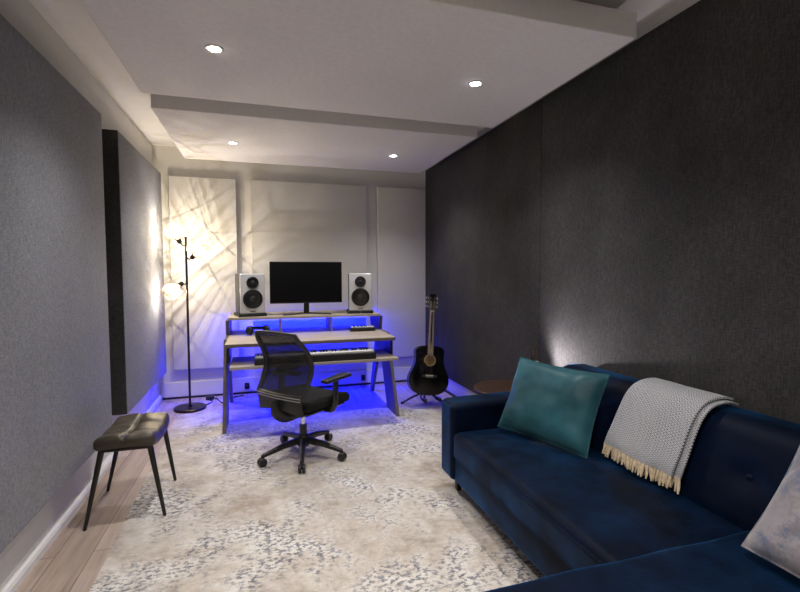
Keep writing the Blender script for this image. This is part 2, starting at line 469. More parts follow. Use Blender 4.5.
# ------------------------------------------------------------------ studio desk
def desk():
    y0 = 4.03
    D = thing('studio_desk', 'pale oak studio desk with raised shelf, keyboard tray and blue glow beneath', 'desk', (.44, 4.5, 0))
    L = lambda x, y, z: (x - .44, y - 4.5, z)
    def part(name, x0, x1, ya, yb, za, zb, mat, r=.003):
        a = L(x0, ya, za); b = L(x1, yb, zb)
        return bx(a[0], b[0], a[1], b[1], a[2], b[2], r).build(name, mat, D)
    top = part('desktop', -.295, 1.19, 4.045, 5.06, .722, .752, M['oak'])
    e = part('edge_band', -.294, 1.189, 4.040, 4.0452, .7225, .7515, M['oakedge'], .001); e.parent = top
    part('raised_shelf', -.305, 1.195, 4.62, 5.235, .896, .923, M['oak'])
    for x in (.19, .69): part('divider', x - .009, x +   .009, 4.66, 5.05, .7525, .8955, M['oak'], .002)
    part('keyboard_tray', -.255, 1.185, 3.93, 4.42, .556, .580, M['oak'])
    # side frames: wide slanted front board, thin rear strut, upper cheek that carries tray, top and shelf
    for x0, x1 in ((-.325, -.2955), (1.1905, 1.22)):
        def slab(name, poly, mat):
            X = Matrix(((0, 0, 1, x0 - .44), (1, 0, 0, -4.5), (0, 1, 0, 0), (0, 0, 0, 1)))
            return MB().prism(poly, 0, x1 - x0, X).build(name, mat, D, smooth=0)
        slab('front_leg', [(4.015, .0102), (4.36, .0102), (4.62, .56), (4.62, .7515), (4.36, .7515), (4.30, .60)], M['deskside'])
        slab('rear_leg', [(5.02, 0), (5.10, 0), (4.80, .7515), (4.621, .7515), (4.621, .50), (4.70, .54)], M['deskside'])
        slab('shelf_cheek', [(4.66, .7525), (5.05, .7525), (5.10, .8955), (4.63, .8955)], M['deskside'])
        slab('cheek_back', [(4.801, .7515), (5.05, .7515), (5.05, .70), (4.822, .70)], M['deskside'])
    for x in (-.285, 1.157): part('tray_bracket', x, x + .022, 4.10, 4.42, .5805, .7215, M['blackmet'])
    part('rear_rail', -.2945, 1.1895, 5.03, 5.048, .60, .7215, M['deskside'])
    s1 = part('led_strip', -.25, 1.15, 5.150, 5.163, .885, .8955, M['led'], .002)
    s2 = part('led_strip', -.25, 1.15, 5.010, 5.023, .712, .7215, M['led'], .002)
desk()

# ------------------------------------------------------------------ monitor and speakers
def monitor():
    t = thing('monitor', 'wide black computer monitor with blank screen on the raised desk shelf', 'monitor', (.452, 4.76, .923))
    b = MB().rbox((0, .012, .328), (.728, .030, .424), .004).build('screen_case', M['black'], t)
    MB().rbox((0, -.0035, .331), (.714, .003, .404), .001).build('display', M['screen'], t)
    MB().rbox((0, .035, .33), (.32, .03, .20), .012).build('rear_housing', M['black'], t)
    MB().tube([(0, .05, .012), (0, .045, .15), (0, .04, .30)], [.024, .022, .02], 12, sq=(1.2, .5)).build('stand_neck', M['blackmet'], t)
    mb = MB()
    mb.tube(cat([(-.235, -.075, .006), (-.12, -.01, .008), (0, .055, .011), (.12, -.01, .008), (.235, -.075, .006)], 8), [.011] * 33, 10, sq=(.5, 1.3))
    mb.build('stand_foot', M['blackmet'], t)
monitor()
def speaker(loc, rz, label):
    t = thing('studio_speaker', label, 'speaker', loc, rz, 'silver studio speakers on the desk shelf')
    w, d, h = .235, .26, .388
    MB().rbox((0, 0, .0155), (w + .035, .27, .030), .006).build('isolation_pad', M['blackmat'], t)
    c = MB().rbox((0, .008, .031 + h / 2), (w - .002, d - .016, h), .006).build('cabinet', M['black'], t)
    f = MB().rbox((0, -d / 2 + .010, .031 + h / 2), (w, .022, h), .010, 3).build('front_baffle', M['silver'], t)
    yf = -d / 2 - .001
    def driver(name, z, R, tweeter):
        X = T(0, yf, z) @ RX(PI / 2)
        k = MB().lathe([(R, -.001), (R, .006), (R * .95, .009), (R * .84, .009), (R * .80, .003)], 40, X, False).build(name, M['grille'], t)
        if tweeter:
            MB().lathe([(R * .81, .003), (R * .5, .0012), (R * .36, .002)], 36, X, False).build('waveguide', M['cone'], k)
            MB().lathe([(R * .36, .0), (R * .30, .007), (R * .16, .011), (.001, .0125)], 24, X, False).build('dome', M['dust'], k)
        else:
            MB().lathe([(R * .82, .003), (R * .76, .009), (R * .68, .006), (R * .62, .005), (R * .32, .0012), (R * .30, .0012)], 40, X, False).build('cone', M['cone'], k)
            MB().lathe([(R * .31, .0012), (R * .26, .004), (R * .14, .0065), (.001, .0072)], 28, X, False).build('dust_cap', M['dust'], k)
    driver('tweeter', .031 + h * .775, .058, True)
    driver('woofer', .031 + h * .365, .094, False)
    MB().rbox((0, yf - .0005, .031 + .022), (.05, .002, .007), .001).build('badge', M['grille'], t)
    MB().lathe([(.004, 0), (.004, .003)], 12, T(.0, -.1365, .016) @ RX(PI / 2)).build('pad_emblem', M['chrome'], t)
speaker((-.103, 4.80, .923), math.radians(13), 'silver two-way studio speaker beside the floor lamp side of the monitor')
speaker((1.012, 4.80, .923), math.radians(-8), 'silver two-way studio speaker between the monitor and the guitar')

# ------------------------------------------------------------------ things on the desk
def pad_controller():
    t = thing('pad_controller', 'small black and white pad controller on the desktop below the speaker', 'controller', (1.0, 4.62, .752), math.radians(-4))
    c = MB().rbox((0, 0, .020), (.255, .15, .038), .007).build('case', M['black'], t)
    X = T(0, 0, .0395) @ RX(math.radians(0))
    MB().rbox((0, .003, .0405), (.235, .125, .005), .002).build('top_plate', M['whiteplastic'], t)
    for k in range(4): MB().rbox((-.085 + k * .038, -.022, .0455), (.026, .034, .006), .002).build('pad', M['keyb'], t)
    for k in range(4): MB().lathe([(.008, .043), (.008, .056), (.006, .058)], 14, T(-.085 + k * .038, .035, 0)).build('knob', M['keyb'], t)
    MB().lathe([(.026, .043), (.026, .048), (.022, .050)], 24, T(.085, .02, 0)).build('jog_wheel', M['gpanel'], t)
pad_controller()
def headphones():
    t = thing('headphones', 'dark over-ear headphones lying on the desktop behind the chair back', 'headphones', (-.03, 4.62, .7585), math.radians(20))
    a = [(.095 * math.cos(k * PI / 14), .02 + .115 * math.sin(k * PI / 14), .045) for k in range(15)]
    MB().tube(a, [.009] * 15, 10, sq=(1.6, .6)).build('headband', M['blackmat'], t)
    for s in (-1, 1):
        X = aim((s * .085, 0, .043), (s, -.1, .12))
        c = MB().lathe([(.030, .022), (.040, .012), (.042, -.004), (.036, -.012)], 24, X).build('ear_cup', M['black'], t)
        MB().lathe([(.041, -.0121), (.042, -.020), (.034, -.028), (.022, -.0275)], 24, X).build('ear_cushion', M['seatcloth'], c)
headphones()
def keyboard():
    t = thing('midi_keyboard', 'black piano keyboard with white keys lying on the desk tray', 'keyboard', (.46, 4.06, .580))
    W, Dp = 1.04, .235
    MB().rbox((0, 0, .030), (W, Dp, .058), .006).build('case', M['black'], t)
    MB().rbox((-.475, .0, .062), (.075, Dp - .03, .008), .002).build('control_panel', M['gpanel'], t)
    MB().rbox((.03, .085, .064), (.94, .05, .012), .003).build('rear_panel', M['black'], t)
    for k in range(2): MB().lathe([(.016, -.006), (.018, 0), (.016, .006)], 20, T(-.49 + k * .03, -.02, .066) @ RY(PI / 2)).build('wheel', M['black'], t)
    n = 36; x0 = -.425; w = .0258
    wk = MB().rbox((x0 + w * .5, -.030, .0665), (w - .0016, .140, .014), .002, 1); first = wk.build('white_key', M['keyw'], t)
    for k in range(1, n):
        c = first.copy(); COL.objects.link(c); c.parent = t; c.location = (k * w, 0, 0)
    fb = None
    for k in range(n - 1):
        if k % 7 in (0, 1, 3, 4, 5):
            if fb is None:
                fb = MB().rbox((x0 + w, .005, .078), (.013, .082, .014), .002, 1).build('black_key', M['keyb'], t); k0 = k
            else:
                c = fb.copy(); COL.objects.link(c); c.parent = t; c.location = (k * w, 0, 0)
keyboard()

# ------------------------------------------------------------------ floor lamp
LAMPS = []
def floor_lamp():
    bxp = V((-.690, 4.90, 0))
    t = thing('floor_lamp', 'slim dark floor lamp with three lit glass shades by the grey panel', 'floor lamp', bxp)
    MB().lathe([(.148, 0), (.150, .004), (.150, .020), (.144, .026), (.02, .028), (.016, .045)], 48).build('base', M['bronze'], t)
    MB().tube([(0, 0, .04), (0, 0, 1.685)], .011, 14).build('pole', M['bronze'], t)
    MB().lathe([(.013, 1.683), (.013, 1.70), (.006, 1.705)], 14).build('finial', M['bronze'], t)
    heads = [((-.004, 0, 1.615), (-.052, -.005, 1.650), (-.42, -.25, .87)),
             ((.004, 0, 1.50), (.052, -.01, 1.500), (.72, -.25, .66)),
             ((-.004, 0, 1.255), (-.042, -.01, 1.250), (-.62, -.35, -.55))]
    for joint, sock, dr in heads:
        dr = V(dr).normalized(); sk = V(sock)
        MB().tube(cat([joint, (V(joint) + sk) / 2 - V((0, 0, .014)), sk], 6), .006, 8).build('arm', M['bronze'], t)
        X = aim(sk, dr)
        Xr = X
        s = bpy.data.objects.new('lamp_shade', None)
        # shade: hexagonal fluted glass held in a thin brass cage
        n = 6
        prof = [(.026, .028), (.078, .085), (.088, .130), (.062, .185)]
        mb = MB(); vs = []; fs = []
        seg = 8
        for (r, z) in prof:
            for k in range(n):
                for q in range(seg):
                    a = V((math.cos(2 * PI * k / n), math.sin(2 * PI * k / n), 0)); b = V((math.cos(2 * PI * (k + 1) / n), math.sin(2 * PI * (k + 1) / n), 0))
                    p = a.lerp(b, q / seg) * r
                    vs.append((p.x, p.y, z))
        N = n * seg
        for i in range(len(prof) - 1):
            for k in range(N): fs.append((i * N + k, i * N + (k + 1) % N, (i + 1) * N + (k + 1) % N, (i + 1) * N + k))
        mb.add(vs, fs)
        g = mb.build('lamp_shade', M['glass'], t, smooth=0); g.matrix_local = X
        cg = MB()
        for k in range(n):
            a = 2 * PI * k / n
            cg.tube([(r * 1.01 * math.cos(a), r * 1.01 * math.sin(a), z) for r, z in prof], .0008, 6)
        for r, z in (prof[1], prof[3], prof[2]):
            cg.tube([(r * 1.01 * math.cos(2 * PI * k / n), r * 1.01 * math.sin(2 * PI * k / n), z) for k in range(n)], .0011, 6, loop=True)
        c = cg.build('shade_cage', M['brass'], g)
        MB().lathe([(.012, -.012), (.021, -.004), (.023, .030), (.018, .034)], 20).build('socket', M['bronze'], g)
        MB().lathe([(.011, .0345), (.017, .05), (.023, .072), (.021, .088), (.010, .099), (.001, .101)], 20).build('bulb', M['bulb'], g)
        LAMPS.append(bxp + sk + dr * .118)
floor_lamp()

# ------------------------------------------------------------------ stool
def stool():
    t = thing('low_stool', 'brown-black tufted leather stool on four splayed black legs by the left wall', 'stool', (-.725, 2.955, 0))
    W, Lh, H = .315, .47, .072
    def f(p):
        u, v = p.x / (W / 2), p.y / (Lh / 2)
        z = p.z
        # saddle: both short ends rise, front corners drop
        z += (.020 if v > 0 else .028) * abs(v) ** 2.2 - .012 * (u * u) - .010
        if p.z > 0:
            su = math.exp(-(u / .07) ** 2) * .013
            sv = max(math.exp(-((v - c) / .05) ** 2) for c in (-.34, .34)) * .009
            tuft = sum(math.exp(-((u / .16) ** 2 + ((v - c) / .12) ** 2)) for c in (-.34, .34)) * .012
            z -= su + sv + tuft
            z += .008 * noise.noise(V((p.x * 9, p.y * 9, 0)))
        return V((p.x * (1 - .06 * v * v), p.y * (1 - .05 * u * u), z))
    MB().rbox((.012, -.012, .440), (W, Lh, H), .030, 4, 26, f).build('seat_cushion', M['leather'], t, smooth=60)
    MB().rbox((.012, -.012, .403), (W - .06, Lh - .07, .018), .006).build('seat_frame', M['blackmet'], t)
    for (tx, ty, fx, fy) in ((-.105, -.195, -.182, -.235), (.130, -.195, .196, -.215), (-.105, .175, -.205, .230), (.130, .175, .175, .240)):
        MB().tube([(tx, ty, .398), (fx, fy, .0125 if fx > 0 else 0)], [.0155, .009], 12).build('leg', M['blackmet'], t)
stool()

# ------------------------------------------------------------------ office chair
def office_chair():
    # local frame: +y is where the sitter faces, +x the sitter's right hand
    t = thing('office_chair', 'black mesh-back office chair on five castors in front of the desk', 'office chair', (.282, 3.375, .010), -math.radians(51))
    hub = .115
    MB().lathe([(.040, hub - .045), (.046, hub - .03), (.046, hub + .02), (.034, hub + .04)], 24).build('hub', M['black'], t)
    angs = [math.radians(a) for a in (-101, -173, -29, 43, 115)]
    ca, sa = math.cos(math.radians(43)), math.sin(math.radians(43))
    for aw in (203, 263, 323, 47, 113):
        a = math.radians(aw + 51)
        d = V((math.cos(a), math.sin(a), 0))
        s = MB().tube([d * .03 + V((0, 0, hub)), d * .16 + V((0, 0, hub - .012)), d * .315 + V((0, 0, hub - .045))], [.027, .022, .015], 10, sq=(1.0, .95)).build('base_arm', M['black'], t)
        c = d * .318
        sd = V((-d.y, d.x, 0))
        k = MB()
        for q in (-1, 1):
            k.lathe([(.010, -.010), (.026, -.010), (.029, -.004), (.029, .006), (.024, .010), (.010, .010)], 22, aim(c + sd * .014 * q + V((0, 0, .029)), sd))
        k.rbox((c.x, c.y, .042), (.022, .022, .034), .006)
        k.tube([c + V((0, 0, .045)), c + V((0, 0, .078))], .0075, 10)
        k.build('caster', M['black'], t)
    U = -.042
    MB().tube([(0, 0, hub + .03), (0, 0, .27 + U)], .027, 18).build('column_sleeve', M['black'], t)
    MB().tube([(0, 0, .27 + U), (0, 0, .37 + U)], .014, 16).build('gas_lift', M['chrome'], t)
    MB().rbox((0, -.02, .385 + U), (.17, .26, .05), .014, 3).build('tilt_mechanism', M['black'], t)
    def f(p):
        u, v = p.x / .25, p.y / .24
        z = p.z
        z += -.028 * max(0, v - .4) ** 2 * 2.5 + .018 * abs(u) ** 3
        return V((p.x * (1 - .05 * v * v), p.y * (1 - .06 * u * u), z))
    MB().rbox((0, .045, .455 + U), (.49, .48, .075), .034, 4, 10, f).build('seat', M['seatcloth'], t, smooth=60)
    MB().rbox((0, .03, .412 + U), (.42, .40, .022), .010, 2).build('seat_pan', M['black'], t)
    # backrest profile: forward bulge at the lumbar, reclining above
    def prof(z):  # z from 0 (lower rail) to 1 (top)
        y = -.215 + .085 * math.sin(PI * min(1, z * 1.10) * .95) - .060 * max(0, z - .35) ** 1.4
        return y, .545 + U + .422 * z
    def hw(z): return .218 + .012 * math.sin(PI * z) - .046 * max(0, z - .6) ** 2 * 4
    loop = []
    n = 14
    for i in range(n + 1): loop.append((-hw(i / n), i / n))
    for i in range(1, 8): loop.append((-hw(1) + 2 * hw(1) * i / 8, 1 + .014 * math.sin(PI * i / 8)))
    for i in range(n + 1): loop.append((hw(1 - i / n), 1 - i / n))
    for i in range(1, 8): loop.append((hw(0) - 2 * hw(0) * i / 8, 0 - .012 * math.sin(PI * i / 8)))
    def bp(u, z):
        y, zz = prof(z); return V((u, y - .02 * (1 - (u / .24) ** 2), zz))
    fr = MB().tube([bp(*q) for q in loop], [.0155 if 2 < i < n - 1 or n + 8 < i < 2 * n + 8 else .012 for i in range(len(loop))], 10, loop=True, sq=(1.0, 1.35))
    fr.build('back_frame', M['black'], t)
    MB().grid(lambda a, b: bp((2 * a - 1) * hw(b) * .99, b), 16, 18, .003).build('back_mesh', M['net'], t)
    for dz in (.0, -.018):
        MB().tube([bp(-hw(0) + 2 * hw(0) * i / 12, 0) + V((0, -.016, -.006 + dz)) for i in range(13)], .0032, 8).build('trim_line', M['greytrim'], t)
    # lower shell and back support bar
    def sh(a, b):
        u = (2 * a - 1); q = bp(u * hw(0) * .97, 0)
        return q + V((0, .012 * b, -.028 - b * (.075 + .03 * abs(u) ** 1.5)))
    MB().grid(sh, 14, 4, .022).build('back_shell', M['black'], t)
    MB().tube(cat([(0, -.235, .50 + U), (0, -.235, .43 + U), (0, -.17, .385 + U), (0, -.08, .380 + U)], 6), [.045] * 19, 12, sq=(.45, 1.2)).build('back_support', M['black'], t)
    MB().tube([bp(-.12, .33) + V((0, .018, 0)), bp(0, .33) + V((0, .012, 0)), bp(.12, .33) + V((0, .018, 0))], .012, 10, sq=(1.6, .4)).build('lumbar_bar', M['blackmat'], t)
    for s in (-1, 1):
        a = MB()
        a.tube(cat([(s * .16, .04, .400 + U), (s * .245, .04, .405 + U), (s * .275, .045, .45 + U), (s * .278, .05, .56 + U), (s * .272, .055, .622 + U)], 6), [.020] * 25, 10, sq=(.75, 1.35))
        a = a.build('armrest', M['black'], t)
        def fp(p): return V((p.x * (1 + .12 * p.y / .12), p.y, p.z + .006 * (p.y / .12)))
        MB().rbox((s * .268, .065, .635 + U), (.078, .25, .026), .011, 3, 4, fp).build('arm_pad', M['black'], a)
office_chair()

# ------------------------------------------------------------------ guitar and its stand
def guitar():
    tilt = math.radians(-10)
    G = thing('acoustic_guitar', 'glossy black acoustic guitar with a tan soundhole, upright in the far corner', 'guitar', (1.565, 4.22, .130))
    G.rotation_euler = (math.radians(-11), math.radians(5.5), math.radians(-6))
    G.scale = (1, 1, .968)
    # outline, bottom at z=0, half width as a function of height
    half = [(0, .0), (.004, .06), (.018, .115), (.05, .165), (.10, .195), (.15, .203), (.20, .197), (.25, .176), (.285, .160), (.32, .149), (.36, .143), (.40, .144), (.435, .147), (.465, .143), (.488, .122), (.500, .085), (.504, .04)]
    right = cat([(w, 0, z) for z, w in half], 4)
    poly = [(p.x, p.z) for p in right] + [(-p.x, p.z) for p in reversed(right)][:-1]
    Xf = Matrix(((1, 0, 0, 0), (0, 0, 1, 0), (0, 1, 0, 0), (0, 0, 0, 1)))
    mb = MB(); n = len(poly)
    lay = [(.975, -.0555), (1.0, -.052), (1.0, .048), (.975, .052)]
    vs = []; fs = []
    for sc, y in lay:
        for x, z in poly: vs.append((x * sc, y, .25 + (z - .25) * sc))
    for i in range(len(lay) - 1):
        for k in range(n): fs.append((i * n + k, i * n + (k + 1) % n, (i + 1) * n + (k + 1) % n, (i + 1) * n + k))
    fs.append(tuple(range(n))); fs.append(tuple(3 * n + k for k in range(n)))
    mb.add(vs, fs); mb.build('body', M['gblack'], G)
    F = -.0562
    mb = MB(); mb.lathe([(.047, 0), (.047, .0012), (.061, .0012), (.061, 0)], 48, T(0, F + .0005, .355) @ RX(PI / 2), False); mb.build('rosette', M['rosette'], G)
    MB().lathe([(.0465, .0), (.0465, .0009)], 48, T(0, F + .0003, .355) @ RX(PI / 2)).build('soundhole', M['inside'], G)
    pg = [(.03, .305), (.06, .335), (.092, .31), (.105, .26), (.09, .215), (.055, .235), (.03, .275)]
    MB().prism([(-p.x, p.z) for p in cat([(x, 0, z) for x, z in pg + pg[:1]], 5)[:-1]], F - .0012, F + .0004, Xf).build('pickguard', M['gblack'], G)
    b = MB().rbox((0, F - .004, .195), (.155, .011, .030), .004).build('bridge', M['blackmat'], G)
    MB().rbox((0, F - .0105, .202), (.078, .005, .006), .001).build('saddle', M['pearl'], b)
    for k in range(6): MB().lathe([(.003, 0), (.003, .005)], 8, T(-.032 + .0128 * k, F - .0095, .188) @ RX(PI / 2)).build('bridge_pin', M['pearl'], b)
    MB().tube([(0, -.038, .49), (0, -.047, .56), (0, -.0505, .84), (0, -.044, .875)], [.030, .026, .0215, .020], 14, sq=(.55, 1)).build('neck', M['gblack'], G)
    fbp = [(-.028, .40), (.028, .40), (.0215, .862), (-.0215, .862)]
    fb = MB().prism(fbp, -.0675, -.0565, Xf).build('fretboard', M['fret'], G, smooth=0)
    sc = .645
    for k in range(1, 20):
        z = .862 - sc * (1 - 2 ** (-k / 12)); w = .0215 + (.862 - z) / .462 * .0065
        if z > .405: MB().tube([(-w, -.0682, z), (w, -.0682, z)], .0026, 6).build('fret', M['fretwire'], fb)
    MB().rbox((0, -.0665, .866), (.044, .010, .006), .001).build('nut', M['pearl'], G)
    hs = [(-.022, .872), (.022, .872), (.031, .90), (.037, 1.035), (.020, 1.05), (0, 1.043), (-.020, 1.05), (-.037, 1.035), (-.031, .90)]
    H = MB().prism(hs, -.058, -.042, Xf).build('headstock', M['gblack'], G, smooth=0)
    for k in range(3):
        for s in (-1, 1):
            z = .915 + k * .045
            p = MB().tube([(s * .030, -.048, z), (s * .052, -.046, z)], .004, 8)
            p.rbox((s * .058, -.046, z), (.014, .010, .020), .004)
            p.lathe([(.006, 0), (.006, .006), (.003, .014)], 12, T(s * .020, -.058, z) @ RX(PI / 2))
            p.build('tuning_peg', M['tuner'], H)
    mb = MB()
    for k in range(6):
        x = -.5 + k / 5
        zt = .915 + (k if k < 3 else 5 - k) * .045
        mb.tube([(x * .065, F - .0115, .202), (x * .036, -.0705, .866), ((-1 if k < 3 else 1) * .020, -.066, zt)], .0006, 5)
    mb.build('strings', M['fretwire'], G)
    # stand
    S = thing('guitar_stand', 'black folding tripod stand holding the acoustic guitar', 'guitar stand', (1.605, 4.36, 0))
    yk = lambda z: (z - .10) * math.tan(math.radians(11))
    MB().tube([(0, .0, .16), (.04, .075, .52), (.082, .14, .70)], .011, 12).build('upright', M['black'], S)
    MB().lathe([(.018, -.03), (.022, 0), (.022, .03), (.016, .05)], 16, T(0, .0, .15)).build('collar', M['black'], S)
    for (x, y) in ((-.235, .065), (.175, -.10), (.06, .21)):
        l = MB().tube([(0, 0, .135), (x * .55, y * .55, .075), (x, y, .014)], [.011, .010, .009], 10).build('leg', M['black'], S)
        MB().tube([(x * .93, y * .93, .016), (x * 1.06, y * 1.06, .012)], .0118, 10).build('foot_cap', M['blackmat'], l)
    for s in (-1, 1):
        a = MB().tube(cat([(0, 0, .145), (s * .06, -.02, .095), (s * .075, -.08, .080), (s * .075, -.205, .080), (s * .075, -.215, .11)], 6), .0085, 10).build('cradle_arm', M['black'], S)
        MB().tube([(s * .075, -.10, .080), (s * .075, -.208, .080)], .0125, 10).build('foam_sleeve', M['blackmat'], a)
    MB().tube(cat([(  .082 - .04, -.01, .705), (  .082 - .036, .09, .705), (  .082 - .02, .135, .702), (.082, .14, .70), (.082 + .02, .135, .702), (.082 + .036, .09, .705), (.082 + .038, .01, .705)], 5), .008, 10).build('neck_yoke', M['blackmat'], S)
guitar()

# ------------------------------------------------------------------ sofa
def sofa():
    S = thing('corner_sofa', 'deep navy velvet corner sofa with chaise along the charcoal wall', 'sofa', (1.45, 1.4, 0))
    L = lambda x, y, z: (x - 1.45, y - 1.4, z)
    def blk(name, x0, x1, y0, y1, z0, z1, r, seg=3, inner=2, fn=None, mat=None, par=None):
        c = L((x0 + x1) / 2, (y0 + y1) / 2, (z0 + z1) / 2)
        return MB().rbox(c, (x1 - x0, y1 - y0, z1 - z0), r, seg, inner, fn).build(name, mat or M['navy'], par or S, smooth=60)
    def wob(k, amp):
        def f(p):
            return p + V((0, 0, 0)) + amp * V((noise.noise(p * 5 + V((k, 0, 0))), noise.noise(p * 5 + V((0, k, 0))), noise.noise(p * 4 + V((0, 0, k)))))
        return f
    blk('base_frame', 1.075, 1.91, 1.14, 2.585, .115, .275, .02)
    def cush(hx, hy, k, puff=.014):
        def f(p):
            q = p.copy(); a, b = p.x / hx, p.y / hy
            s = 1 if p.z > 0 else 0
            q.z += s * (puff * (1 - min(1, a * a)) * (1 - min(1, b * b)) + .006 * noise.noise(V((p.x * 6, p.y * 6, k))))
            q.x += .004 * noise.noise(V((p.y * 5, p.z * 5, k)))
            return q
        return f
    sc = blk('seat_cushion', 1.050, 1.74, 1.10, 2.415, .262, .425, .038, 4, 18, cush(.345, .66, 3))
    def piping(z, x0, x1, y0, y1, par):
        r = .05
        pts = []
        for cx, cy, a0 in ((x1 - r, y1 - r, 0), (x0 + r, y1 - r, 90), (x0 + r, y0 + r, 180), (x1 - r, y0 + r, 270)):
            for k in range(5): a = math.radians(a0 + k * 22.5); pts.append(L(cx + r * math.cos(a), cy + r * math.sin(a), z))
        MB().tube(pts, .0055, 8, loop=True).build('piping', M['navy'], par)
    piping(.398, 1.052, 1.738, 1.105, 2.412, sc); piping(.288, 1.053, 1.738, 1.105, 2.412, sc)
    # chaise
    blk('chaise_base', .60, 1.91, .36, 1.135, .115, .275, .03)
    cc = blk('chaise_cushion', .535, 1.74, .33, 1.165, .262, .440, .046, 4, 18, cush(.6, .42, 9, .012))
    piping(.412, .538, 1.738, .335, 1.162, cc)
    # far arm
    def armf(p):
        return V((p.x, p.y, p.z + .006 * (1 - (p.x / .44) ** 2) * (1 if p.z > 0 else 0)))
    blk('armrest', 1.052, 1.915, 2.42, 2.605, .118, .578, .035, 4, 8, armf)
    # back: lower frame plus two reclining padded sections with button tufts
    def back(name, y0, y1, k, btn):
        hy = (y1 - y0) / 2; zc = .60
        tufts = [(by, bz) for by, bz in btn]
        def f(p):
            q = p.copy()
            q.x += (p.z) * .30                              # recline
            rnd = abs(p.y) / hy
            if p.z > 0: q.z -= .045 * max(0, rnd - .90) ** 2 / .0100 * (p.z / .20)
            if p.x < 0:
                q.x -= .016 * (1 - rnd ** 2) * (1 - (p.z / .2) ** 2)
                for by, bz in tufts:
                    d2 = ((p.y + (y0 + y1) / 2 - by) ** 2 + (p.z + zc - bz) ** 2)
                    q.x += .030 * math.exp(-d2 / .0022)
            q.x += .004 * noise.noise(V((p.y * 5, p.z * 5, k)))
            return q
        b = MB().rbox(L(1.775, (y0 + y1) / 2, zc), (.185, y1 - y0, .385),   .06, 4, 40, f).build(name, M['navy'], S, smooth=60)
        for by, bz in tufts:
            zz = bz - zc
            MB().lathe([(.014, -.002), (.013, .004), (.007, .008), (.001, .009)], 16, aim(L(1.6915 + zz * .30 + .004, by, bz), (-1, 0, .3))).build('tuft_button', M['navy'], b)
    back('back_cushion', .33, 2.415, 2, ((2.10, .60), (1.65, .60), (1.19, .60), (.73, .60)))
    blk('back_frame', 1.83, 1.915, .36, 2.42, .20, .60, .03)
    for x, y in ((1.145, 2.53), (1.85, 2.53), (.68, .44), (1.85, .44), (.68, 1.06)):
        a = L(x, y, 0)
        MB().tube([(a[0], a[1], .116), (a[0], a[1], .0105)], [.028, .019], 4).build('leg', M['darkwood'], S, smooth=0)
sofa()

def pillow(name, w, h, th, X, mat, label, cat_, k, dog=.035):
    mb = MB(); n = 30
    def P(side):
        def f(a, b):
            u, v = 2 * a - 1, 2 * b - 1
            e = max(0.0, (1 - u ** 4) * (1 - v ** 4))
            t = th / 2 * e ** .62 * (1 - .18 * (u * u + v * v) * .5)
            x = w / 2 * u * (1 - dog * 1.7 * (1 - v * v)); y = h / 2 * v * (1 - dog * 1.7 * (1 - u * u))
            q = V((x * 6, y * 6, k + side))
            edge = e ** .5
            wr = .012 * noise.noise(q) * edge + .006 * noise.noise(q * 2.7) * edge
            cr = .012 * math.sin(7 * math.atan2(v, u) + k) * max(0, (u * u + v * v) - .5) * edge
            return (x, y, side * (t + .002) + wr + cr)
        return f
    mb.grid(P(1), n, n); mb.grid(P(-1), n, n)
    t = thing(name, label, cat_, X.translation)
    Xl = T(*(-X.translation)) @ X
    c = mb.build('cover', mat, t, smooth=80); c.matrix_local = Xl
    pts = []
    for s in range(4):
        for i in range(12):
            a = -1 + 2 * i / 12
            u, v = ((a, -1), (1, a), (-a, 1), (-1, -a))[s]
            pts.append((w / 2 * u * (1 - dog * 1.7 * (1 - v * v)), h / 2 * v * (1 - dog * 1.7 * (1 - u * u)), 0))
    p = MB().tube(pts, .0045, 8, loop=True).build('piping', mat, t); p.matrix_local = Xl
    return t
def frame(o, ux, uy):
    ux = V(ux).normalized(); uy = (V(uy) - ux * ux.dot(V(uy))).normalized(); uz = ux.cross(uy)
    return Matrix(((ux.x, uy.x, uz.x, o[0]), (ux.y, uy.y, uz.y, o[1]), (ux.z, uy.z, uz.z, o[2]), (0, 0, 0, 1)))
# corners measured from the room: lower edge runs from the arm towards the middle of the seat
pillow('throw_pillow', .548, .425, .165, frame((1.487, 2.098, .645), (.21, -.545, -.012), (.20, .06, .42)), M['teal'],
       'teal velvet cushion leaning in the far corner of the navy sofa', 'cushion', 1)
pillow('throw_pillow', .46, .44, .135, frame((1.547, .790, .663), (-.10, -.99, .0), (.20, .0, .30)), M['marble'],
       'silvery grey marbled cushion with blue stains leaning on the chaise end', 'cushion', 4)

